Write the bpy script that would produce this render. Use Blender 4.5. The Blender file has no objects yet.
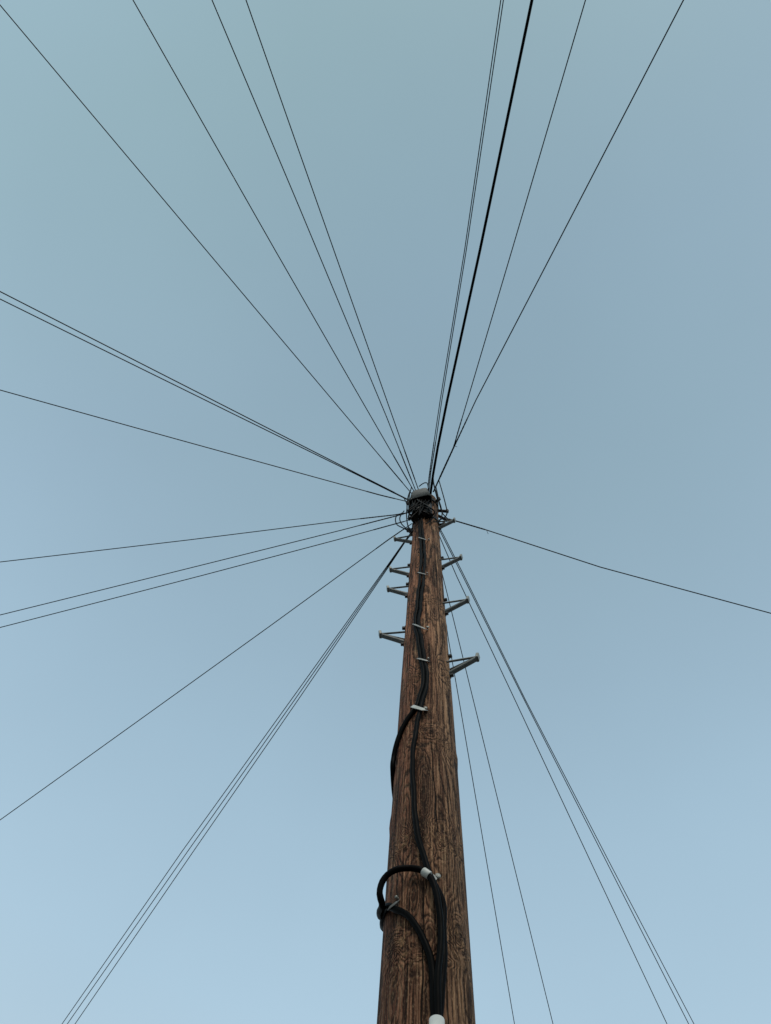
import bpy, math, random
import numpy as np
from mathutils import Vector, Matrix

random.seed(7)
rng = np.random.default_rng(7)
R = math.radians
sc = bpy.context.scene
col = sc.collection

# ------------------------------------------------------------------ camera
W, H, F = 771, 1024, 769.0
CAM = Vector((0.0, -1.72, 1.60))          # standing 1.7 m from the pole, which stands at the origin
ZEN = (426.0, 277.0)                      # where the vertical vanishes in the picture
zc = Vector((ZEN[0] - W / 2, H / 2 - ZEN[1], -F)).normalized()
s_ = Vector((ZEN[0] - W / 2, 0, -F))
fc = Vector((s_.x, -(s_.x ** 2 + s_.z ** 2) / (H / 2 - ZEN[1]), s_.z)).normalized()
xc = fc.cross(zc).normalized()
M3 = Matrix((xc, fc, zc))                 # camera space -> world
cam = bpy.data.cameras.new('camera')
camo = bpy.data.objects.new('camera', cam)
col.objects.link(camo)
camo.matrix_world = Matrix.Translation(CAM) @ M3.to_4x4()
cam.sensor_fit = 'VERTICAL'
cam.sensor_height = 24.0
cam.lens = 24.0 * F / H
cam.clip_start = 0.05
cam.clip_end = 3000
sc.camera = camo

# ------------------------------------------------------------------ world
SUN_EL, SUN_AZ = R(48), R(168)            # behind the camera, a little to the right; veiled
world = bpy.data.worlds.new('World')
sc.world = world
world.use_nodes = True
nt = world.node_tree
nt.nodes.clear()
def wn(t, **kw):
    n = nt.nodes.new(t)
    for k, v in kw.items():
        setattr(n, k, v)
    return n
out = wn('ShaderNodeOutputWorld')
bg = wn('ShaderNodeBackground')
bg.inputs['Strength'].default_value = 0.10
sky = wn('ShaderNodeTexSky', sky_type='NISHITA', sun_disc=False)
sky.sun_elevation = SUN_EL
sky.sun_rotation = SUN_AZ
sky.air_density = 1.0
sky.dust_density = 3.0
sky.ozone_density = 1.5
tc = wn('ShaderNodeTexCoord')
sep = wn('ShaderNodeSeparateXYZ')
nt.links.new(tc.outputs['Generated'], sep.inputs[0])
# thin even veil of high cloud over the blue: paler towards the horizon
ramp = wn('ShaderNodeValToRGB')
cr = ramp.color_ramp
def sky_lin(r, g, b):
    f = lambda c: ((c / 255 + 0.055) / 1.055) ** 2.4 if c > 10 else c / 3294.6
    return (f(r), f(g), f(b), 1)
cr.elements[0].position = 0.0;  cr.elements[0].color = sky_lin(214, 228, 234)
cr.elements[1].position = 1.0;  cr.elements[1].color = sky_lin(143, 171, 187)
for p, c in ((0.62, (177, 206, 225)), (0.78, (164, 193, 212)), (0.87, (155, 183, 201)), (0.95, (148, 176, 192))):
    e = cr.elements.new(p); e.color = sky_lin(*c)
# the veil is a little thinner to the right, a little whiter to the left and behind
tilt = wn('ShaderNodeVectorMath', operation='DOT_PRODUCT')
tilt.inputs[1].default_value = (0.05, 0.0, 1.0)
nt.links.new(tc.outputs['Generated'], tilt.inputs[0])
nt.links.new(tilt.outputs['Value'], ramp.inputs['Fac'])
cl = wn('ShaderNodeTexNoise')
cl.inputs['Scale'].default_value = 2.2
cl.inputs['Detail'].default_value = 3.0
nt.links.new(tc.outputs['Generated'], cl.inputs['Vector'])
clr = wn('ShaderNodeMapRange')
clr.inputs['From Min'].default_value = 0.3
clr.inputs['From Max'].default_value = 0.7
clr.inputs['To Min'].default_value = 9.7
clr.inputs['To Max'].default_value = 10.3
nt.links.new(cl.outputs['Fac'], clr.inputs['Value'])
sc10 = wn('ShaderNodeVectorMath', operation='SCALE')
nt.links.new(ramp.outputs['Color'], sc10.inputs[0])
nt.links.new(clr.outputs['Result'], sc10.inputs['Scale'])
mix = wn('ShaderNodeMix', data_type='RGBA')
mix.inputs['Factor'].default_value = 0.93
nt.links.new(sky.outputs['Color'], mix.inputs[6])
nt.links.new(sc10.outputs['Vector'], mix.inputs[7])
sepd = wn('ShaderNodeMapRange')
sepd.inputs['From Min'].default_value = 0.03; sepd.inputs['From Max'].default_value = -0.30
back = wn('ShaderNodeVectorMath', operation='DOT_PRODUCT')
back.inputs[1].default_value = (0.35, 1.0, 0.0)
nt.links.new(tc.outputs['Generated'], back.inputs[0])
nt.links.new(back.outputs['Value'], sepd.inputs['Value'])
grn = wn('ShaderNodeMix', data_type='RGBA', blend_type='MULTIPLY')
nt.links.new(sepd.outputs['Result'], grn.inputs['Factor'])
nt.links.new(mix.outputs[2], grn.inputs[6])
grn.inputs[7].default_value = (.97, 1.0, .935, 1)
nt.links.new(grn.outputs[2], bg.inputs['Color'])
nt.links.new(bg.outputs[0], out.inputs[0])

sun = bpy.data.lights.new('sun', 'SUN')
sun.energy = 1.2
sun.angle = R(11)
sun.color = (1.0, 0.90, 0.78)
suno = bpy.data.objects.new('sun', sun)
col.objects.link(suno)
sd = Vector((math.sin(SUN_AZ) * math.cos(SUN_EL), math.cos(SUN_AZ) * math.cos(SUN_EL), math.sin(SUN_EL)))
suno.rotation_euler = sd.to_track_quat('Z', 'Y').to_euler()
suno.location = (0, 0, 30)

sc.view_settings.view_transform = 'Standard'
sc.view_settings.look = 'None'
sc.view_settings.gamma = 1.0
sc.view_settings.exposure = 0.0
sc.view_settings.use_curve_mapping = False

# ------------------------------------------------------------------ measuring helpers
def ray(px, py):
    return (M3 @ Vector((px - W / 2, H / 2 - py, -F))).normalized()
def at_y(px, py, Y):
    d = ray(px, py); return CAM + d * ((Y - CAM.y) / d.y)
def at_z(px, py, z):
    d = ray(px, py); return CAM + d * ((z - CAM.z) / d.z)

# measured outline of the pole: height above the ground, radius
POLE_H = 7.47
PR = [(-0.2, .1275), (0.0, .127), (2.6, .1200), (3.0, .1193), (3.6, .1176), (4.49, .1115), (5.3, .1045), (6.17, .0983), (6.5, .0950), (7.6, .0890)]
_pz = [a for a, b in PR]; _pr = [b for a, b in PR]
def prad(z):
    return float(np.interp(z, _pz, _pr))
def surf(px, py, off=0.0):
    """the point the picture shows at (px,py) on a shell `off` metres outside the pole"""
    d = ray(px, py)
    best = None; prev = None
    for t in np.arange(1.2, 8.5, 0.01):
        p = CAM + d * float(t)
        g = math.hypot(p.x, p.y) - prad(p.z) - off
        if best is None or g < best[0]: best = (g, p)
        if g < 0:
            a, b = t - 0.01, t
            for _ in range(30):
                m = (a + b) / 2; q = CAM + d * float(m)
                if math.hypot(q.x, q.y) - prad(q.z) - off < 0: b = m
                else: a = m
            return CAM + d * float(b)
    p = best[1]
    rr = (prad(p.z) + off) / max(1e-6, math.hypot(p.x, p.y))
    return Vector((p.x * rr, p.y * rr, p.z))

# ------------------------------------------------------------------ object helpers
def tag(o, label=None, cat=None, group=None, kind=None):
    if label: o['label'] = label
    if cat: o['category'] = cat
    if group: o['group'] = group
    if kind: o['kind'] = kind
    return o
def empty(name, loc=(0, 0, 0)):
    o = bpy.data.objects.new(name, None); col.objects.link(o); o.location = loc
    o.empty_display_size = 0.1
    return o

class MB:
    def __init__(self): self.v = []; self.f = []; self.sm = []
    def add(self, vs, fs, smooth=False):
        b = len(self.v)
        self.v += [tuple(x) for x in vs]
        for f in fs:
            self.f.append([b + i for i in f]); self.sm.append(smooth)
        return self
    def build(self, name, mat, parent=None, origin=None):
        org = Vector(origin) if origin is not None else Vector((0, 0, 0))
        me = bpy.data.meshes.new(name)
        me.from_pydata([tuple(Vector(v) - org) for v in self.v], [], self.f)
        me.polygons.foreach_set('use_smooth', self.sm)
        me.materials.append(mat)
        me.update()
        o = bpy.data.objects.new(name, me); col.objects.link(o)
        o.location = org
        if parent is not None:
            o.parent = parent
            o.matrix_parent_inverse = Matrix.Identity(4)
            pw = parent.location.copy(); q = parent.parent
            while q is not None: pw += q.location; q = q.parent
            o.location = org - pw
        return o

def smooth_path(pts, step=0.02, closed=False):
    """Catmull-Rom through the points, evenly resampled"""
    P = [Vector(p) for p in pts]
    if len(P) == 2: Q = P
    else:
        Q = []
        E = [P[0] * 2 - P[1]] + P + [P[-1] * 2 - P[-2]]
        for i in range(1, len(E) - 2):
            p0, p1, p2, p3 = E[i - 1:i + 3]
            for k in range(24):
                t = k / 24
                Q.append(0.5 * ((2 * p1) + (p2 - p0) * t + (2 * p0 - 5 * p1 + 4 * p2 - p3) * t * t + (3 * p1 - p0 - 3 * p2 + p3) * t ** 3))
        Q.append(P[-1])
    L = [0.0]
    for a, b in zip(Q, Q[1:]): L.append(L[-1] + (b - a).length)
    n = max(2, int(L[-1] / step) + 1)
    out_ = []
    for s in np.linspace(0, L[-1], n):
        j = int(np.searchsorted(L, s, 'right')) - 1; j = min(max(j, 0), len(Q) - 2)
        seg = L[j + 1] - L[j]
        out_.append(Q[j].lerp(Q[j + 1], 0 if seg < 1e-9 else (s - L[j]) / seg))
    return out_

def tube(mb, pts, r, seg=10, taper=None, squash=1.0):
    pts = [Vector(p) for p in pts]; n = len(pts)
    rr = r if callable(r) else (lambda k: r)
    t0 = (pts[1] - pts[0]).normalized()
    u = t0.orthogonal().normalized()
    vs = []; fs = []
    for i, p in enumerate(pts):
        t = (pts[min(i + 1, n - 1)] - pts[max(i - 1, 0)]).normalized()
        u = (u - t * u.dot(t)).normalized(); w = t.cross(u)
        for k in range(seg):
            a = 2 * math.pi * k / seg
            vs.append(p + (u * math.cos(a) + w * math.sin(a)) * rr(i / (n - 1)))
    for i in range(n - 1):
        for k in range(seg):
            k2 = (k + 1) % seg
            fs.append((i * seg + k, i * seg + k2, (i + 1) * seg + k2, (i + 1) * seg + k))
    mb.add(vs, fs, True)
    mb.add(vs[:seg], [tuple(range(seg))[::-1]]); mb.add(vs[-seg:], [tuple(range(seg))])
    return mb

def bar(mb, a, b, w, h, up=(0, 0, 1)):
    """bevelled rectangular bar from a to b"""
    a, b = Vector(a), Vector(b); t = (b - a).normalized()
    up = Vector(up); s = t.cross(up)
    if s.length < 1e-4: s = t.orthogonal()
    s.normalize(); n = s.cross(t).normalized()
    c = min(w, h) * 0.18
    prof = [(-w / 2 + c, -h / 2), (w / 2 - c, -h / 2), (w / 2, -h / 2 + c), (w / 2, h / 2 - c), (w / 2 - c, h / 2), (-w / 2 + c, h / 2), (-w / 2, h / 2 - c), (-w / 2, -h / 2 + c)]
    vs = [a + s * x + n * y for x, y in prof] + [b + s * x + n * y for x, y in prof]
    fs = [(k, (k + 1) % 8, 8 + (k + 1) % 8, 8 + k) for k in range(8)] + [tuple(range(8))[::-1], tuple(range(8, 16))]
    mb.add(vs, fs); return mb

def lathe(mb, org, axis, prof, seg=16):
    """prof: list of (distance along axis, radius)"""
    org = Vector(org); t = Vector(axis).normalized(); u = t.orthogonal().normalized(); w = t.cross(u)
    vs = []
    for (d, r) in prof:
        for k in range(seg):
            a = 2 * math.pi * k / seg
            vs.append(org + t * d + (u * math.cos(a) + w * math.sin(a)) * r)
    fs = []
    for i in range(len(prof) - 1):
        for k in range(seg):
            k2 = (k + 1) % seg
            fs.append((i * seg + k, i * seg + k2, (i + 1) * seg + k2, (i + 1) * seg + k))
    fs += [tuple(range(seg))[::-1], tuple(range((len(prof) - 1) * seg, len(prof) * seg))]
    mb.add(vs, fs, False); return mb

# ------------------------------------------------------------------ materials
class NT:
    def __init__(self, name):
        self.m = bpy.data.materials.new(name); self.m.use_nodes = True
        self.t = self.m.node_tree; self.t.nodes.clear()
        self.out = self.t.nodes.new('ShaderNodeOutputMaterial')
        self.b = self.t.nodes.new('ShaderNodeBsdfPrincipled')
        self.t.links.new(self.b.outputs[0], self.out.inputs[0])
        self.tc = self.t.nodes.new('ShaderNodeTexCoord')
        self.obj = self.tc.outputs['Object']
    def n(self, t, **kw):
        x = self.t.nodes.new(t)
        for k, v in kw.items(): setattr(x, k, v)
        return x
    def put(self, sock, v):
        if isinstance(v, bpy.types.NodeSocket): self.t.links.new(v, sock)
        else: sock.default_value = v
    def math(self, op, a, b=0.0, c=None, clamp=False):
        x = self.n('ShaderNodeMath', operation=op, use_clamp=clamp)
        self.put(x.inputs[0], a); self.put(x.inputs[1], b)
        if c is not None: self.put(x.inputs[2], c)
        return x.outputs[0]
    def vmath(self, op, a, b=None):
        x = self.n('ShaderNodeVectorMath', operation=op)
        self.put(x.inputs[0], a)
        if b is not None: self.put(x.inputs[1], b)
        return x.outputs['Value'] if op in ('DOT_PRODUCT', 'LENGTH') else x.outputs['Vector']
    def noise(self, vec, scale, detail=3.0, rough=0.5, dist=0.0):
        x = self.n('ShaderNodeTexNoise')
        self.put(x.inputs['Vector'], vec)
        x.inputs['Scale'].default_value = scale; x.inputs['Detail'].default_value = detail
        x.inputs['Roughness'].default_value = rough; x.inputs['Distortion'].default_value = dist
        return x.outputs['Fac']
    def rng(self, v, a, b, c=0.0, d=1.0, smooth=False):
        x = self.n('ShaderNodeMapRange')
        if smooth: x.interpolation_type = 'SMOOTHSTEP'
        self.put(x.inputs['Value'], v)
        for k, q in zip(('From Min', 'From Max', 'To Min', 'To Max'), (a, b, c, d)): x.inputs[k].default_value = q
        return x.outputs['Result']
    def mix(self, f, a, b, blend='MIX'):
        x = self.n('ShaderNodeMix', data_type='RGBA', blend_type=blend)
        self.put(x.inputs['Factor'], f)
        self.put(x.inputs[6], a if isinstance(a, bpy.types.NodeSocket) else (*a, 1))
        self.put(x.inputs[7], b if isinstance(b, bpy.types.NodeSocket) else (*b, 1))
        return x.outputs[2]
    def bump(self, h, strength, dist, normal=None):
        x = self.n('ShaderNodeBump')
        x.inputs['Strength'].default_value = strength; x.inputs['Distance'].default_value = dist
        self.put(x.inputs['Height'], h)
        if normal is not None: self.put(x.inputs['Normal'], normal)
        return x.outputs['Normal']

def simple(name, c1, c2, scale, rough, metal=0.0, bump=0.0, spec=0.5, stretch=(1, 1, 1)):
    m = NT(name)
    vec = m.vmath('MULTIPLY', m.obj, stretch)
    n1 = m.noise(vec, scale, 4, 0.6)
    m.put(m.b.inputs['Base Color'], m.mix(m.rng(n1, .35, .65), c1, c2))
    m.put(m.b.inputs['Roughness'], m.rng(n1, .3, .7, rough - .08, rough + .1))
    m.b.inputs['Metallic'].default_value = metal
    m.b.inputs['Specular IOR Level'].default_value = spec
    if bump: m.put(m.b.inputs['Normal'], m.bump(m.noise(vec, scale * 3, 3), bump, .002))
    return m.m

MAT = {
    'cable': simple('black_cable_sheath', (.0022, .0022, .0024), (.0042, .004, .0039), 40, .48, spec=.03),
    'wire': simple('dropwire_sheath', (.012, .014, .015), (.02, .021, .022), 30, .6, spec=.4),
    'grip': simple('helical_grip', (.02, .021, .022), (.010, .010, .011), 60, .55, spec=.2),
    'steel': simple('galvanised_steel', (.17, .175, .17), (.10, .105, .10), 45, .55, metal=.35, bump=.2),
    'zinc': simple('pale_zinc', (.36, .355, .32), (.24, .235, .21), 60, .5, metal=.3),
    'dark_steel': simple('dark_steel', (.03, .03, .03), (.05, .044, .038), 60, .6, metal=.4),
    'hood': simple('weathered_grey_plastic', (.19, .187, .178), (.13, .127, .12), 22, .6, bump=.1),
    'block': simple('black_plastic', (.012, .012, .012), (.02, .02, .02), 40, .6),
    'white': simple('white_plastic', (.66, .66, .62), (.52, .52, .48), 50, .5),
    'tie': simple('pale_grey_tie', (.44, .44, .41), (.30, .295, .28), 50, .5),
    'pipe': simple('white_pipe', (.7, .71, .68), (.55, .56, .53), 18, .45),
    'ground': None,
}
g = NT('ground_tarmac')
n1 = g.noise(g.obj, 0.6, 4); n2 = g.noise(g.obj, 60, 3, .7)
g.put(g.b.inputs['Base Color'], g.mix(g.rng(n2, .35, .65), g.mix(g.rng(n1, .35, .65), (.07, .068, .062), (.11, .105, .095)), (.05, .05, .048)))
g.b.inputs['Roughness'].default_value = .9
g.put(g.b.inputs['Normal'], g.bump(n2, .5, .01))
MAT['ground'] = g.m

# weathered creosoted pole: growth-ring figure bending round knots, fibres, drying cracks, stains
KNOTS = [  # picture position, ring count, width, height
    (431, 733, 4.2, .034, .050), (449, 752, 3.0, .028, .075), (395, 946, 4.0, .030, .06), (457, 928, 4.0, .030, .07),
    (410, 676, 3.4, .020, .06), (434, 612, 3.0, .020, .09), (404, 820, -5, .030, .20), (446, 845, -4, .032, .20),
    (392, 990, -5.5, .032, .16), (430, 935, 4.0, .024, .06), (468, 1000, 3.5, .03, .14), (418, 560, 3.0, .02, .14),
    (440, 668, 2.8, .026, .09), (400, 745, 3.0, .024, .10), (424, 790, 3.5, .022, .16), (414, 896, 3.2, .018, .07)]
w = NT('weathered_pole_wood')
xyz = w.n('ShaderNodeSeparateXYZ'); w.t.links.new(w.obj, xyz.inputs[0])
field = w.math('MULTIPLY', w.noise(w.vmath('MULTIPLY', w.obj, (7, 7, .6)), 1.0, 1.4, .35), 13.0)
ang = w.math('ARCTAN2', xyz.outputs['X'], w.math('MULTIPLY', xyz.outputs['Y'], -1.0))
# whorls: rings of knots at a few heights, where the grain is thrown about
whorl = None
for (px, py, hh) in [(425, 838, .10), (430, 738, .085), (418, 940, .09), (425, 672, .06), (425, 600, .07), (425, 1120, .10)]:
    zw = surf(px, py).z
    dz = w.math('MULTIPLY', w.math('SUBTRACT', xyz.outputs['Z'], w.math('ADD', zw, w.math('MULTIPLY', ang, .03))), 1 / hh)
    e = w.math('EXPONENT', w.math('MULTIPLY', w.math('MULTIPLY', dz, dz), -1.0))
    whorl = e if whorl is None else w.math('ADD', whorl, e)
chaos = w.noise(w.vmath('MULTIPLY', w.obj, (17, 17, 15)), 1.0, 2.0, .5, .4)
whorl = w.math('MULTIPLY', whorl, w.rng(w.noise(w.vmath('MULTIPLY', w.obj, (14, 14, 9)), 1.0, 2), .38, .58))
field = w.math('ADD', field, w.math('MULTIPLY', w.math('SUBTRACT', chaos, .5), w.math('MULTIPLY', whorl, 14.0)))
# small wobble so that the ring lines are never smooth
field = w.math('ADD', field, w.math('MULTIPLY', w.noise(w.vmath('MULTIPLY', w.obj, (60, 60, 18)), 1.0, 3, .6), 1.1))
core = None
for (px, py, amp, sx, sz) in KNOTS:
    p = surf(px, py)
    d = w.vmath('MULTIPLY', w.vmath('SUBTRACT', w.obj, tuple(p)), (1 / sx, 1 / sx, 1 / sz))
    d2 = w.vmath('DOT_PRODUCT', d, d)
    e = w.math('EXPONENT', w.math('MULTIPLY', d2, -1.0))
    field = w.math('ADD', field, w.math('MULTIPLY', e, amp))
    if amp > 3.3:
        c_ = w.math('EXPONENT', w.math('MULTIPLY', d2, -9.0))
        core = c_ if core is None else w.math('MAXIMUM', core, c_)
ringw = w.math('SINE', w.math('MULTIPLY', field, 2 * math.pi))
ring = w.rng(ringw, .0, .9, 0, 1)
fib = w.noise(w.vmath('MULTIPLY', w.obj, (200, 200, 4.5)), 1.0, 4, .62, .35)
fib2 = w.noise(w.vmath('MULTIPLY', w.obj, (80, 80, 1.6)), 1.0, 4, .6, .3)
blot = w.noise(w.vmath('MULTIPLY', w.obj, (9, 9, 2.2)), 1.0, 4, .6, .4)
stain = w.noise(w.vmath('MULTIPLY', w.obj, (22, 22, 1.1)), 1.0, 4, .6, .6)
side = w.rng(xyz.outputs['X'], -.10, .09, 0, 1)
blotch = w.noise(w.vmath('MULTIPLY', w.obj, (70, 70, 42)), 1.0, 3, .6, .5)
slit = w.noise(w.vmath('ADD', w.vmath('MULTIPLY', w.obj, (100, 100, 3.2)), (5, 3, 1)), 1.0, 2, .5, .2)
low = w.rng(xyz.outputs['Z'], 5.0, 2.7)   # creosote has bled down the pole and stays darker low down
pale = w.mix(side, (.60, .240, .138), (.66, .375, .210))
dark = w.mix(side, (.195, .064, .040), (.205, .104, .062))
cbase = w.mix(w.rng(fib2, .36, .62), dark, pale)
cbase = w.mix(w.math('MULTIPLY', w.rng(blot, .44, .58), .62), cbase, (.115, .044, .027))
cbase = w.mix(w.math('MULTIPLY', low, .56), cbase, (.046, .024, .016))
cbase = w.mix(w.math('MULTIPLY', ring, w.rng(stain, .3, .6, .6, 1.0)), cbase, (.026, .012, .008))
cbase = w.mix(w.math('MULTIPLY', w.rng(fib, .49, .60), .82), cbase, (.024, .013, .009))
cbase = w.mix(w.math('MULTIPLY', w.rng(fib, .45, .33), .6), cbase, (.56, .34, .19))
cbase = w.mix(w.math('MULTIPLY', whorl, w.rng(blotch, .52, .66, 0, .45)), cbase, (.46, .27, .14))
cbase = w.mix(w.math('MULTIPLY', whorl, w.rng(blotch, .47, .35, 0, .8)), cbase, (.016, .009, .006))
cbase = w.mix(w.math('MULTIPLY', w.rng(stain, .56, .70), .65), cbase, (.026, .014, .010))
cbase = w.mix(w.math('MULTIPLY', w.rng(slit, .68, .72), .85), cbase, (.010, .006, .004))
micro = w.noise(w.vmath('MULTIPLY', w.obj, (260, 260, 90)), 1.0, 3, .7)
cbase = w.mix(w.rng(micro, .46, .36, 0, .45), cbase, (.028, .017, .012))
cbase = w.mix(w.rng(micro, .56, .66, 0, .35), cbase, (.50, .33, .20))
cbase = w.mix(w.math('MULTIPLY', core, .9), cbase, (.014, .008, .006))
# drying cracks: thin dark splits that wander along the grain
crack = None
for (px0, py0, px1, py1, wid) in [(431, 742, 438, 836, .0022), (424, 880, 421, 1060, .0024), (404, 846, 402, 905, .0014), (455, 850, 463, 880, .0016),
                                  (436, 560, 441, 640, .0016), (413, 590, 409, 668, .0012), (446, 690, 452, 742, .0015), (446, 960, 450, 1060, .0016), (433, 525, 437, 585, .0015)]:
    a = surf(px0, py0); b = surf(px1, py1)
    ta, tb = math.atan2(a.x, -a.y), math.atan2(b.x, -b.y)
    ang = w.math('ARCTAN2', xyz.outputs['X'], w.math('MULTIPLY', xyz.outputs['Y'], -1.0))
    tgt = w.rng(xyz.outputs['Z'], b.z, a.z, tb, ta)
    wob = w.math('MULTIPLY', w.math('SUBTRACT', w.noise(w.vmath('ADD', w.vmath('MULTIPLY', w.obj, (0, 0, 9)), (px0, 0, 0)), 1.0, 3, .6), .5), .10)
    dd = w.math('MULTIPLY', w.math('ABSOLUTE', w.math('SUBTRACT', w.math('SUBTRACT', ang, tgt), wob)), .11)
    m_ = w.rng(dd, wid * .3, wid, 1, 0)
    m_ = w.math('MULTIPLY', m_, w.rng(xyz.outputs['Z'], b.z - .01, b.z + .03))
    m_ = w.math('MULTIPLY', m_, w.rng(xyz.outputs['Z'], a.z + .01, a.z - .03))
    crack = m_ if crack is None else w.math('MAXIMUM', crack, m_)
cbase = w.mix(w.math('MULTIPLY', crack, .93), cbase, (.006, .004, .003))
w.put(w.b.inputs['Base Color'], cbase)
w.put(w.b.inputs['Roughness'], w.rng(fib, .3, .7, .72, .9))
w.b.inputs['Specular IOR Level'].default_value = .10
hgt = w.math('SUBTRACT', w.math('ADD', w.math('MULTIPLY', w.math('MULTIPLY', blotch, whorl), 3.0), w.math('ADD', w.math('MULTIPLY', ringw, -.35), w.math('ADD', w.math('MULTIPLY', fib, -1.3), w.math('MULTIPLY', micro, .8)))), w.math('ADD', w.math('MULTIPLY', crack, 3.0), w.rng(slit, .67, .72, 0, 1.5)))
w.put(w.b.inputs['Normal'], w.bump(hgt, 1.0, .0045))
MAT['wood'] = w.m

# ------------------------------------------------------------------ ground
m = MB()
S = 600
m.add([(-S, -S, 0), (S, -S, 0), (S, S, 0), (-S, S, 0)], [(0, 1, 2, 3)])
go = m.build('ground', MAT['ground']); tag(go, 'dark tarmac pavement around the foot of the pole', 'ground', kind='structure')

# ------------------------------------------------------------------ the pole
pole = empty('telegraph_pole', (0, 0, 0))
tag(pole, 'tall weathered brown wooden telegraph pole with metal climbing steps near its top', 'telegraph pole')
m = MB()
NA, zs = 96, list(np.linspace(-.15, POLE_H - .03, 260)) + [POLE_H - .012, POLE_H]
vs = []; fs = []
ph = rng.uniform(0, 6.28, 6)
BUMPS = []                                # swellings round the knots
for (px, py, amp, sx, sz) in KNOTS:
    p = surf(px, py)
    if amp > 3.3: BUMPS.append(((math.atan2(p.y, p.x), p.z), sx, sz * .8, .0045))
for az, z in [(-5, 4.06), (-8, 2.95), (185, 3.7), (0, 5.2), (178, 5.9), (40, 3.3), (120, 4.4)]:
    BUMPS.append(((R(az), z), .02, .03, .004))
for i, z in enumerate(zs):
    for k in range(NA):
        a = 2 * math.pi * k / NA
        r = prad(z) * (1 + .006 * math.sin(2 * a + ph[0] + z * .5) + .004 * math.sin(3 * a + ph[1] - z * 1.3) + .003 * math.sin(5 * a + ph[2] + z * 2.1)
                       + .002 * math.sin(9 * a + ph[3] + z * 6))
        if i == len(zs) - 1: r -= .010
        for (kp, kw, kh, ka) in BUMPS:
            da = (a - kp[0] + math.pi) % (2 * math.pi) - math.pi
            r += ka * math.exp(-(da * .11 / kw) ** 2 - ((z - kp[1]) / kh) ** 2)
        vs.append((r * math.cos(a), r * math.sin(a), z))
for i in range(len(zs) - 1):
    for k in range(NA):
        k2 = (k + 1) % NA
        fs.append((i * NA + k, i * NA + k2, (i + 1) * NA + k2, (i + 1) * NA + k))
m.add(vs, fs, True)
m.add(vs[-NA:], [tuple(range(NA))])
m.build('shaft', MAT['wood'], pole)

# climbing steps: a galvanised triangular bracket each, thick strut below, two thin rods above, end plate
def step(px_tip, py_tip, side, toward):
    tip0 = at_y(px_tip, py_tip, 0.0)
    z = tip0.z
    # azimuth: sideways, turned slightly towards or away from the picture taker
    out_d = Vector((side, -toward, 0)).normalized()
    tip = at_y(px_tip, py_tip, out_d.y * abs(tip0.x))
    z = tip.z
    out_d = Vector((tip.x, tip.y, 0)).normalized()
    tang = Vector((-out_d.y, out_d.x, 0))
    r = prad(z)
    root = MB()
    foot = out_d * (r - .004) + Vector((0, 0, z - .088))
    e = Vector((tip.x, tip.y, z)) - out_d * .010
    bar(root, foot, e - Vector((0, 0, .006)), .022, .015, up=(0, 0, 1))
    st = root.build('climbing_step', MAT['steel'], pole, origin=foot)
    for s2 in (-1, 1):
        rods = MB()
        aa = out_d * (r * .96) + tang * (s2 * .030) + Vector((0, 0, z + (.006 if s2 * side > 0 else -.030)))
        tube(rods, [aa, e + Vector((0, 0, .006))], .0055, 8)
        rods.build('rod', MAT['steel'], st)
    pl = MB()
    bar(pl, e + Vector((0, 0, -.014)) - out_d * .002, e + Vector((0, 0, .018)) + out_d * .004, .030, .014, up=out_d)
    pl.build('end_plate', MAT['zinc'], st)
    for dz in (-.105, .075):
        bo = MB()
        q = out_d * (prad(z + dz) - .003) + Vector((0, 0, z + dz))
        lathe(bo, q, out_d, [(0, .014), (.006, .014), (.006, .010), (.018, .010), (.020, .007)], 6)
        bo.build('bolt', MAT['dark_steel'], st)
for (x, y, s2, tw) in [(378.5, 634.5, -1, .0), (386.5, 589, -1, .0), (389, 569.5, -1, .0), (393.5, 539, -1, -.05),
                       (479.5, 657, 1, .28), (469.5, 599.5, 1, .28), (462.5, 557, 1, .28), (455.5, 520, 1, .28)]:
    step(x, y, s2, tw)

# head ironwork: a dark band with hooks that take the wires
HEAD_Z = 7.40
bands = {}
for zz in (6.86, HEAD_Z - .10):
    m = MB()
    r0 = prad(zz) * 1.012
    n = 48
    vs = []
    for (dr, dz) in ((0, -.02), (.007, -.02), (.007, .02), (0, .02)):
        for k in range(n):
            a = 2 * math.pi * k / n
            vs.append(((r0 + dr) * math.cos(a), (r0 + dr) * math.sin(a), zz + dz))
    fs = [(i * n + k, i * n + (k + 1) % n, ((i + 1) % 4) * n + (k + 1) % n, ((i + 1) % 4) * n + k) for i in range(4) for k in range(n)]
    m.add(vs, fs)
    bands[zz] = m.build('head_band', MAT['dark_steel'], pole)
for (az, ln, zz) in [(28, .10, HEAD_Z - .10), (100, .05, HEAD_Z - .1), (150, .07, HEAD_Z - .10), (200, .07, HEAD_Z - .10), (250, .06, HEAD_Z - .10), (320, .05, HEAD_Z - .10), (5, .085, HEAD_Z - .1),
                     (60, .05, 6.86), (170, .05, 6.86), (350, .05, 6.86)]:
    a = R(az); dv = Vector((math.cos(a), math.sin(a), 0))
    m = MB()
    p0 = dv * prad(zz) + Vector((0, 0, zz))
    bar(m, p0, p0 + dv * ln, .022, .016)
    lathe(m, p0 + dv * (ln - .012) + Vector((0, 0, -.02)), (0, 0, 1), [(0, .006), (.004, .012), (.014, .012), (.03, .007), (.05, .012), (.056, .010)], 10)
    m.build('hook', MAT['dark_steel'], bands[zz])

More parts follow.
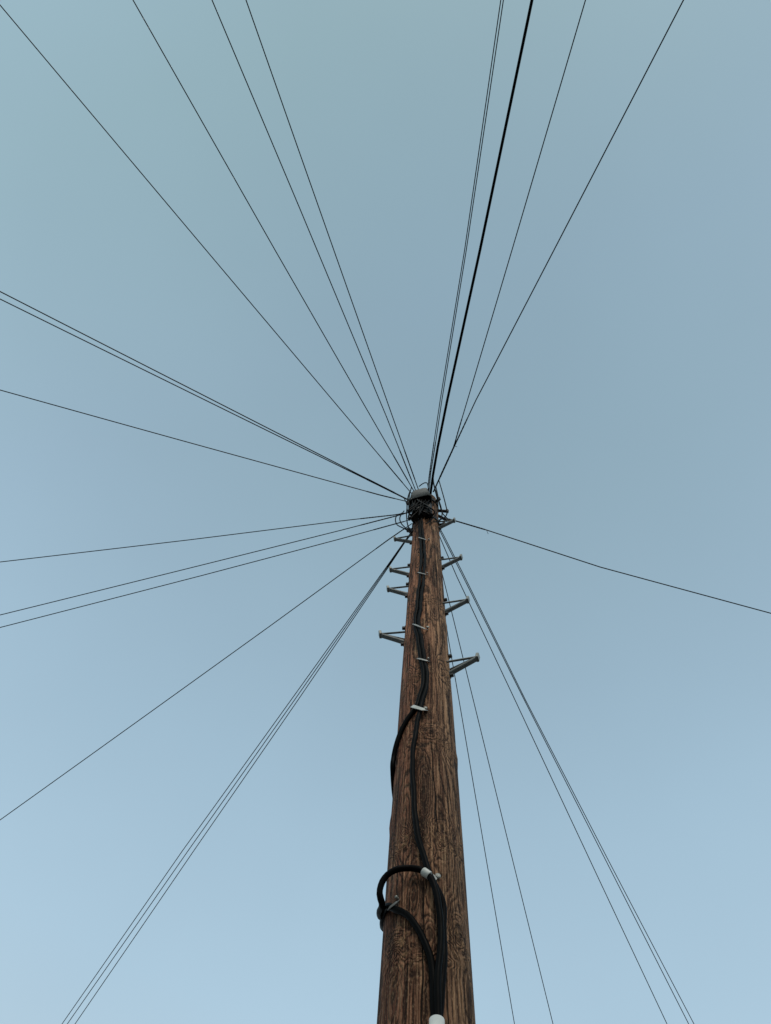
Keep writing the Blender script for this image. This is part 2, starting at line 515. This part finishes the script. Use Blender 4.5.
# ------------------------------------------------------------------ terminal box at the head
HC = Vector((-.040, -.112, 0))            # hood stands on the front of the pole, a little to the left
box = empty('terminal_box', (HC.x, HC.y, 7.02))
tag(box, 'small grey hooded terminal box with black wiring, fixed to the pole top', 'terminal box')
def hood():
    m = MB(); n = 28
    zt, zb, th = 7.285, 7.04, .005
    def ringpts(cx, rx, ry, z, back):
        pts = [Vector((cx - rx, HC.y + back, z))]
        for k in range(n + 1):
            a = math.pi * k / n          # rounded front, flat sides running back to the pole
            c_ = math.cos(a)
            xx = rx * math.copysign(abs(c_) ** .45, c_)
            pts.append(Vector((cx - xx, HC.y - ry * math.sin(a) ** .45, z)))
        pts = pts + [Vector((cx + rx, HC.y + back, z))]
        return [Vector((p.x, p.y - .26 * (p.x - cx), p.z)) for p in pts]
    A = ringpts(-.043, .088, .068, zb, .05); B = ringpts(-.050, .064, .058, zt, .06)
    A2 = ringpts(-.043, .088 - th, .068 - th, zb, .05); B2 = ringpts(-.050, .064 - th, .058 - th, zt - th, .06)
    N = n + 3
    m.add(A + B + B2 + A2, [(k, k + 1, N + k + 1, N + k) for k in range(N - 1)] + [(2 * N + k, 2 * N + k + 1, 3 * N + k + 1, 3 * N + k) for k in range(N - 1)] +
          [(3 * N + k, 3 * N + k + 1, k + 1, k) for k in range(N - 1)], True)
    m.add(B, [tuple(range(N))]); m.add(B2, [tuple(range(N))[::-1]])
    return m
hood().build('hood', MAT['hood'], box)
m = MB()
bar(m, (HC.x + .012, HC.y + .014, 6.80), (HC.x, HC.y + .005, 7.24), .150, .070, up=(0, 1, 0))
blk = m.build('wiring_block', MAT['block'], box)
for k in range(16):                       # jumper leads looping down out of the hood
    x = HC.x + rng.uniform(-.07, .07); y = HC.y + rng.uniform(-.04, -.02)
    x2 = HC.x + rng.uniform(-.085, .10)
    m = MB()
    zt = rng.uniform(7.14, 7.22); zb = rng.uniform(6.66, 6.84)
    tube(m, smooth_path([(x, y, zt), (x + rng.uniform(-.02, .02), y - .01, (zt + zb) / 2 + rng.uniform(-.06, .06)), (x2, y - .005, zb), (x2 * .6 + HC.x * .4, -.1, zb + rng.uniform(-.05, .12))], .015), .0055, 7)
    m.build('jumper_lead', MAT['grip'] if k == 6 else MAT['cable'], box)

# ------------------------------------------------------------------ overhead wires
GR = 'thin wires fanning out from the pole head'
def profile(zA, s, d):
    return zA - s * d + s / 60.0 * d * d
def hit(px, py, A, s):
    """where the picture ray meets the gently falling surface the wire hangs in"""
    d = ray(px, py)
    lo, hi = 0.5, 60.0
    f = lambda t: (CAM.z + d.z * t) - profile(A.z, s, math.hypot(CAM.x + d.x * t - A.x, CAM.y + d.y * t - A.y))
    for _ in range(60):
        mid = (lo + hi) / 2
        if f(mid) < 0: lo = mid
        else: hi = mid
    return CAM + d * ((lo + hi) / 2)
def wire(name, label, cat, pts, zA=HEAD_Z, s=.13, r=.0036, grip=True, L=27.0, group=GR, leads=(), tails=(), mat='wire'):
    """pts: picture points from the pole head outwards; the last is where the wire leaves the picture"""
    A = at_z(*pts[0], zA)
    P = [A] + [hit(px, py, A, s) for px, py in pts[1:]]
    q0, q1 = P[-2], P[-1]
    dv = Vector((q1.x - q0.x, q1.y - q0.y, 0)).normalized()
    path = []
    for a, b in zip(P, P[1:]):
        n = max(2, int((b - a).length / .12))
        for k in range(n):
            q = a.lerp(b, k / n)
            q.z = profile(zA, s, math.hypot(q.x - A.x, q.y - A.y)) if len(path) or k else q.z
            path.append(q)
    d0 = math.hypot(q1.x - A.x, q1.y - A.y)
    dd = d0
    q = q1.copy()
    while dd < L:
        path.append(q.copy())
        q = q + dv * .4
        dd = math.hypot(q.x - A.x, q.y - A.y)
        q.z = profile(zA, s, dd)
    m = MB()
    tube(m, path, r, 8)
    o = m.build(name, MAT[mat], None, origin=A)
    tag(o, label, cat, group)
    if grip:
        seg = [p for p in path if .05 < (p - A).length < (grip if grip is not True else .45)]
        if len(seg) > 2:
            sp = smooth_path(seg, .008)
            mm = MB()
            tube(mm, sp, lambda k: r * (1.28 + .14 * math.sin(k * 95)) * (1 if k < .93 else 1 - (k - .93) * 6), 7)
            mm.build('dead_end_grip', MAT['grip'], o)
    for (xa, ya, xb, yb) in tails:
        pa = hit(xa, ya, A, s)
        mm = MB()
        tube(mm, [pa, at_y(xb, yb, pa.y)], .0018, 6)
        mm.build('grip_tail', MAT['grip'], o)
    for ld in leads:
        mm = MB()
        tube(mm, smooth_path(ld, .02), .0042, 7)
        mm.build('drip_lead', MAT['cable'], o)
    return o
def Lz(pts, y=None, z=None):
    return [at_y(px, py, yy) for px, py, yy in pts]

TW = 'telephone_wire'
def W_(label, pts, **kw): return wire(TW, label, 'wire', pts, **kw)
W_('thin wire from the pole head to the very top left corner', [(412, 494), (206, 250), (0, 5)],
   leads=[Lz([(410, 491, -.14), (408, 497, -.15), (407, 506, -.14), (408, 512, -.12), (412, 517, -.13)])])
W_('thin wire rising left, second from the top left corner, alone between its neighbours', [(415, 493), (275, 250), (133, 0)],
   leads=[Lz([(411.5, 487, -.16), (409.5, 495, -.16), (409, 503, -.15), (411, 510, -.13)])])
W_('thin wire rising left, outer of the two that reach the top edge side by side', [(417, 494), (387, 418), (300, 209), (212, 0)])
W_('thin wire rising left, steepest of the four on that side', [(420, 494), (393, 418), (300, 154), (246, 0)],
   leads=[Lz([(419, 486.5, -.14), (423, 483.5, -.16), (427, 483, -.16), (428.5, 490, -.14), (429, 500, -.12)])])
W_('upper of two close wires reaching the left edge above the pole head', [(409, 500), (380, 485.3), (200, 393.5), (0, 291.5)], r=.0042,
   leads=[Lz([(404, 498, -.08), (407, 505, -.10), (406.5, 514, -.1), (408, 526, -.08), (413, 531, -.10)])])
W_('lower of two close wires reaching the left edge above the pole head', [(409, 500.5), (380, 486.0), (200, 397.5), (0, 299)], r=.0040)
W_('lone wire sloping gently from the left edge down to the grey hood', [(409, 502), (380, 495), (178, 439.5), (0, 390)], r=.0038)
W_('left wire of the thin close pair beside the thick cable towards the top edge', [(427.8, 492), (429.2, 476), (434.3, 440), (440.2, 400), (464.6, 250), (500.8, 0)], r=.0033)
W_('right wire of the thin close pair beside the thick cable towards the top edge', [(429, 492), (430.6, 474), (436.0, 440), (441.9, 400), (466.3, 250), (503.4, 0)], r=.0033)
W_('thin wire right of the thick cable, meeting its right neighbour just above the pole', [(433, 492), (453.5, 447), (467.5, 400), (512, 250), (585.5, 0)], grip=.75,
   leads=[Lz([(438.8, 480, -.13), (442, 491, -.13), (445.5, 504, -.12), (447, 513, -.1), (444, 518, -.08), (439, 520, -.08)])])
W_('outermost wire on the upper right, leaning furthest towards the top right corner', [(433.5, 492), (454.5, 446), (476, 400), (554, 250), (683.5, 0)], grip=.75, r=.0041, tails=[(454.5, 446, 457.0, 446.8)],
   leads=[Lz([(436, 487, -.12), (438, 496, -.11), (440, 506, -.09), (443, 514, -.07), (449, 520, -.03)])])
W_('only wire running from the pole head to the right edge', [(441, 517), (456, 521), (486.5, 530), (600, 567), (771, 613.3)], r=.0044, grip=.42, s=.10, tails=[(486.5, 530, 488.2, 534)])
W_('topmost, nearly level wire of three reaching the left edge below the pole head', [(411, 512), (395, 514.8), (340, 521), (188, 540), (0, 562)], s=.10,
   leads=[Lz([(402, 513, -.02), (396, 517, -.04), (396.5, 524, -.06), (403, 528, -.08), (411, 532, -.08)])])
W_('middle wire of three reaching the left edge below the pole head', [(411, 512), (396, 516), (340, 530.5), (200, 565.5), (0, 615)], s=.10,
   leads=[Lz([(404, 511, -.02), (400, 517, -.05), (401, 523, -.07), (406, 528.5, -.09), (411, 534, -.08)])])
W_('lowest wire of three reaching the left edge below the pole head', [(412, 519), (404, 521.5), (340, 539), (200, 576), (0, 627.5)], s=.10)
W_('lone wire descending diagonally to the lower left edge of the picture', [(412, 523.5), (404, 529), (388, 540), (270, 626), (0, 820)], zA=7.3)
for i, (x0, x1, x2, lab) in enumerate([(62, 183, 291, 'left wire of the tight bundle of three running to the bottom left'),
                                       (67.3, 188.6, 294.5, 'middle wire of the tight bundle of three to the bottom left'),
                                       (75, 194.3, 298, 'right wire of the tight bundle of three running to the bottom left')]):
    W_(lab, [(415 + i, 527), (404 + i * .6, 542), (388.5 + i * 1.0, 564), (x2, 700), (x1, 850), (x0, 1024)], zA=7.25, s=.12, r=.0033, grip=False)
W_('inner wire of the close pair descending to the bottom right', [(437.5, 526), (443, 537), (462, 574.5), (524.3, 700), (605.6, 860), (688.7, 1024)], zA=7.25, r=.0034, grip=False)
W_('outer wire of the close pair descending to the bottom right', [(438, 525), (444, 536), (463, 573.5), (525.5, 700), (608.2, 860), (694, 1024)], zA=7.25, r=.0033, grip=False)
W_('single wire just inside the close pair descending to the bottom right', [(437, 530), (441.5, 541), (457, 577), (515, 700), (600, 881.6), (667, 1024)], zA=7.22, r=.0034, grip=False)
W_('second wire right of the pole shaft, crossing behind two steps to the bottom edge', [(434, 528), (442, 573), (449, 601), (473.3, 700), (553, 1024)], zA=7.25, r=.0033, grip=False)
W_('wire closest to the right side of the pole, crossing behind the lowest right step', [(433, 540), (448.7, 641), (459, 700), (514.5, 1024)], zA=7.2, r=.0033, grip=False)
wire('overhead_cable', 'thick black cable running from the pole head up to the top edge', 'cable',
     [(430.5, 494), (433, 475), (437.8, 447), (447.3, 400), (480, 250), (532, 0)], zA=7.38, r=.0095, grip=False, group=None, s=.11, mat='cable',
     leads=[Lz([(433, 474, -.16), (434, 484, -.17), (437, 495, -.15), (441, 507, -.11), (442, 515, -.09), (439, 521, -.08), (434, 522, -.10)]),
            Lz([(432, 478, -.15), (436, 494, -.14), (438, 503, -.12), (437, 512, -.1), (432, 519, -.11), (426, 524, -.12)])])

# ------------------------------------------------------------------ cables down the front of the pole
CR = .0085
def S_(pts, off=CR): return [surf(p[0], p[1], p[2] if len(p) > 2 else off) for p in pts]
def runc(name, label, cat, P, r, group=None):
    m = MB()
    sp = smooth_path(P, .012)
    k1, k2 = rng.uniform(0, 6, 2)
    for i, p in enumerate(sp):                # the stiff sheath never lies quite straight
        wv = .0016 * math.sin(i * .21 + k1) + .0010 * math.sin(i * .47 + k2)
        t = Vector((-p.y, p.x, 0)).normalized()
        sp[i] = p + t * wv
    tube(m, sp, lambda k: r * (1 + .03 * math.sin(k * 41 + k1) + .02 * math.sin(k * 97 + k2)), 12)
    o = m.build(name, MAT['cable'], None, origin=P[0])
    return tag(o, label, cat, group)
GC = 'black cables running down the pole'
# right-hand cable: all the way down the front, past the clip, into the white conduit
runc('pole_cable', 'black cable running straight down the front of the pole into the white conduit', 'cable',
     S_([(421, 516, .03), (422.2, 528, .012), (424.2, 545), (424.8, 560), (423.6, 578), (421, 602), (419, 623), (421.6, 642), (425, 661), (427, 680),
         (424, 697), (419.5, 712), (416.8, 724), (414.3, 742), (412.8, 762), (412.8, 782), (414.4, 803), (417.2, 830), (421.6, 850), (427, 869, .012),
         (434, 883, .014), (440.5, 896, .012), (444, 910), (444, 930), (443.4, 952), (442.2, 975), (441, 995), (439.2, 1016), (438.5, 1035)]), .0092, GC)
# left-hand cable: leaves the front below the tie, goes round the back and returns at the loop
Pb = S_([(419.5, 516, .03), (420, 528, .012), (421, 545), (421.4, 560), (420, 578), (417.4, 602), (415.4, 623), (418, 642), (421.4, 661), (423.2, 680),
         (420, 697), (415.6, 708), (409.5, 716), (403.5, 726), (399.4, 735, .010), (396.0, 746, .011), (393.9, 757, .010), (392.8, 769, .008)])
zz = Pb[-1].z
z_lo = surf(386, 908, .010).z + .035
for k, (az, fr) in enumerate([(152, .07), (133, .20), (122, .5), (128, .75), (150, .93), (168, 1.0)]):
    rr = prad(zz) + .010
    Pb.append(Vector((rr * math.cos(R(az)), rr * math.sin(R(az)), zz + (z_lo - zz) * fr)))
Pb += S_([(386.5, 907.6, .010), (394, 909.0, .012), (406, 914.5, .010), (416, 926), (424.6, 940), (430.8, 957), (432.6, 975), (433.2, 995), (434, 1016), (434.2, 1035)])
runc('pole_cable', 'black cable that swings off the left edge of the pole below the white tie', 'cable', Pb, .0092, GC)
# slack loop standing clear of the pole on the left
Pl = S_([(438.6, 1035, .022), (438.2, 1010, .022), (438.4, 985, .024), (439.3, 955, .024), (440.6, 925, .024), (438, 903, .026), (434.5, 885, .024), (431, 877.5, .022), (425.8, 872.3, .022)])
for (px, py, off) in [(418, 869.0, .022), (408, 868.2, .025)]:
    Pl.append(surf(px, py, off))
for (px, py, Y) in [(398, 869.2, -.139), (389, 873.4, -.133), (382.6, 881, -.126), (379.4, 891, -.119), (380.0, 898, -.112), (381.6, 903.5, -.102), (381.3, 907.5, -.082), (379.6, 911.5, -.055), (380.4, 916, -.025), (384.0, 918, .005)]:
    Pl.append(at_y(px, py, Y))
z2 = Pl[-1].z
for az, dz in [(160, .01), (148, .02), (130, .04)]:
    rr = prad(z2 + dz) + .0125
    Pl.append(Vector((rr * math.cos(R(az)), rr * math.sin(R(az)), z2 + dz)))
runc('slack_loop', 'stiff black cable bent in an open loop off the left side of the pole', 'cable loop', Pl, .0088)

# white conduit into which they run
cz = surf(436.8, 1020.5, .018)
m = MB()
az = math.atan2(cz.y, cz.x)
top = Vector((math.cos(az) * (prad(cz.z) + .018), math.sin(az) * (prad(cz.z) + .018), cz.z))
bot = Vector((math.cos(az) * (prad(0) + .018), math.sin(az) * (prad(0) + .018), 0.0))
n = 24
ax = (bot - top).normalized(); u = ax.orthogonal().normalized(); v_ = ax.cross(u)
vs = []
for (q, rr) in ((bot, .0175), (top, .0175), (top, .0150), (top + ax * .25, .0150)):
    for k in range(n):
        a = 2 * math.pi * k / n
        vs.append(q + (u * math.cos(a) + v_ * math.sin(a)) * rr)
m.add(vs, [(i * n + k, i * n + (k + 1) % n, (i + 1) * n + (k + 1) % n, (i + 1) * n + k) for i in range(3) for k in range(n)], True)
m.build('conduit_pipe', MAT['pipe'], None, origin=bot)
tag(bpy.data.objects['conduit_pipe'], 'white plastic conduit pipe on the pole at the bottom edge of the picture', 'conduit')

# clips and ties
GT = 'ties and clips holding the cables to the pole'
def strap(label, a, b, width, lift, mat, nail=None, mid_lift=None, name='cable_tie', cat='cable tie'):
    """flat strap arched over the cables from picture point a to b"""
    ts = np.linspace(0, 1, 15)
    pts = []
    for t in ts:
        px = a[0] + (b[0] - a[0]) * t; py = a[1] + (b[1] - a[1]) * t
        pts.append(surf(px, py, .0015 + lift * min(1.0, math.sin(math.pi * t) * 2.6)))
    m = MB()
    vs = []; th = .0022
    for i, p in enumerate(pts):
        t = (pts[min(i + 1, 14)] - pts[max(i - 1, 0)]).normalized()
        nrm = Vector((p.x, p.y, 0)).normalized(); nrm = (nrm - t * nrm.dot(t)).normalized()
        w_ = t.cross(nrm)
        vs += [p - w_ * width / 2, p + w_ * width / 2, p + w_ * width / 2 + nrm * th, p - w_ * width / 2 + nrm * th]
    fs = [(i * 4 + k, i * 4 + (k + 1) % 4, i * 4 + 4 + (k + 1) % 4, i * 4 + 4 + k) for i in range(14) for k in range(4)] + [(3, 2, 1, 0), (56, 57, 58, 59)]
    m.add(vs, fs, False)
    o = m.build(name, MAT[mat], None, origin=pts[0])
    tag(o, label, cat, GT)
    if nail:
        p = surf(nail[0], nail[1], -.004); nd = Vector((p.x, p.y, 0)).normalized()
        mm = MB()
        lathe(mm, p, nd, [(0, .0035), (.012, .0035), (.012, nail[2]), (.0155, nail[2] * .9), (.017, nail[2] * .5)], 14)
        mm.build('nail', MAT['zinc'], o)
    return o
strap('thin pale tie round both cables level with the two close left steps', (418, 572.5), (427.5, 575), .007, .0185, 'tie', (427, 575, .006))
strap('thin pale tie with a loose end, just above the lowest left step', (413, 624), (427.5, 630), .008, .0185, 'tie', (427.5, 629.5, .008))
strap('thin pale tie round both cables level with the lowest right step', (417.5, 658.5), (429, 661.5), .009, .0185, 'tie', (428, 661, .005))
strap('broad white tie where the left cable swings away from the front one', (412.3, 706.3), (426, 710.6), .016, .020, 'white', (425.5, 711, .008))
m = MB()
ca, cb = surf(423.2, 871.2, .022), surf(429.7, 875.8, .022)
tube(m, [ca.lerp(cb, t) for t in (0, .08, .5, .92, 1)], lambda k: (.0116 if .05 < k < .95 else .0108), 16)
o = m.build('saddle_clip', MAT['white'], None, origin=ca)
tag(o, 'wide white saddle clip round the cable where the slack loop begins', 'clip', GT)
m = MB()
bar(m, surf(427, 873, .010), surf(436.5, 879.5, .004), .018, .003, up=Vector((surf(431, 875).x, surf(431, 875).y, 0)).normalized())
tb = m.build('tab', MAT['tie'], o)
p = surf(437, 878.5, -.004); nd = Vector((p.x, p.y, 0)).normalized()
m = MB()
lathe(m, p, nd, [(0, .004), (.008, .004), (.008, .0085), (.012, .0078), (.0135, .004)], 14)
m.build('nail', MAT['zinc'], o)
strap('short pale tie nailed to the pole at the left end of the slack loop', (388, 909.5), (399, 901), .008, .020, 'hood', (399.5, 900.2, .0045))
strap('thin pale tie high on the cables just below the terminal box', (418.5, 537.5), (428, 540.5), .006, .018, 'tie', (428.5, 541, .006))
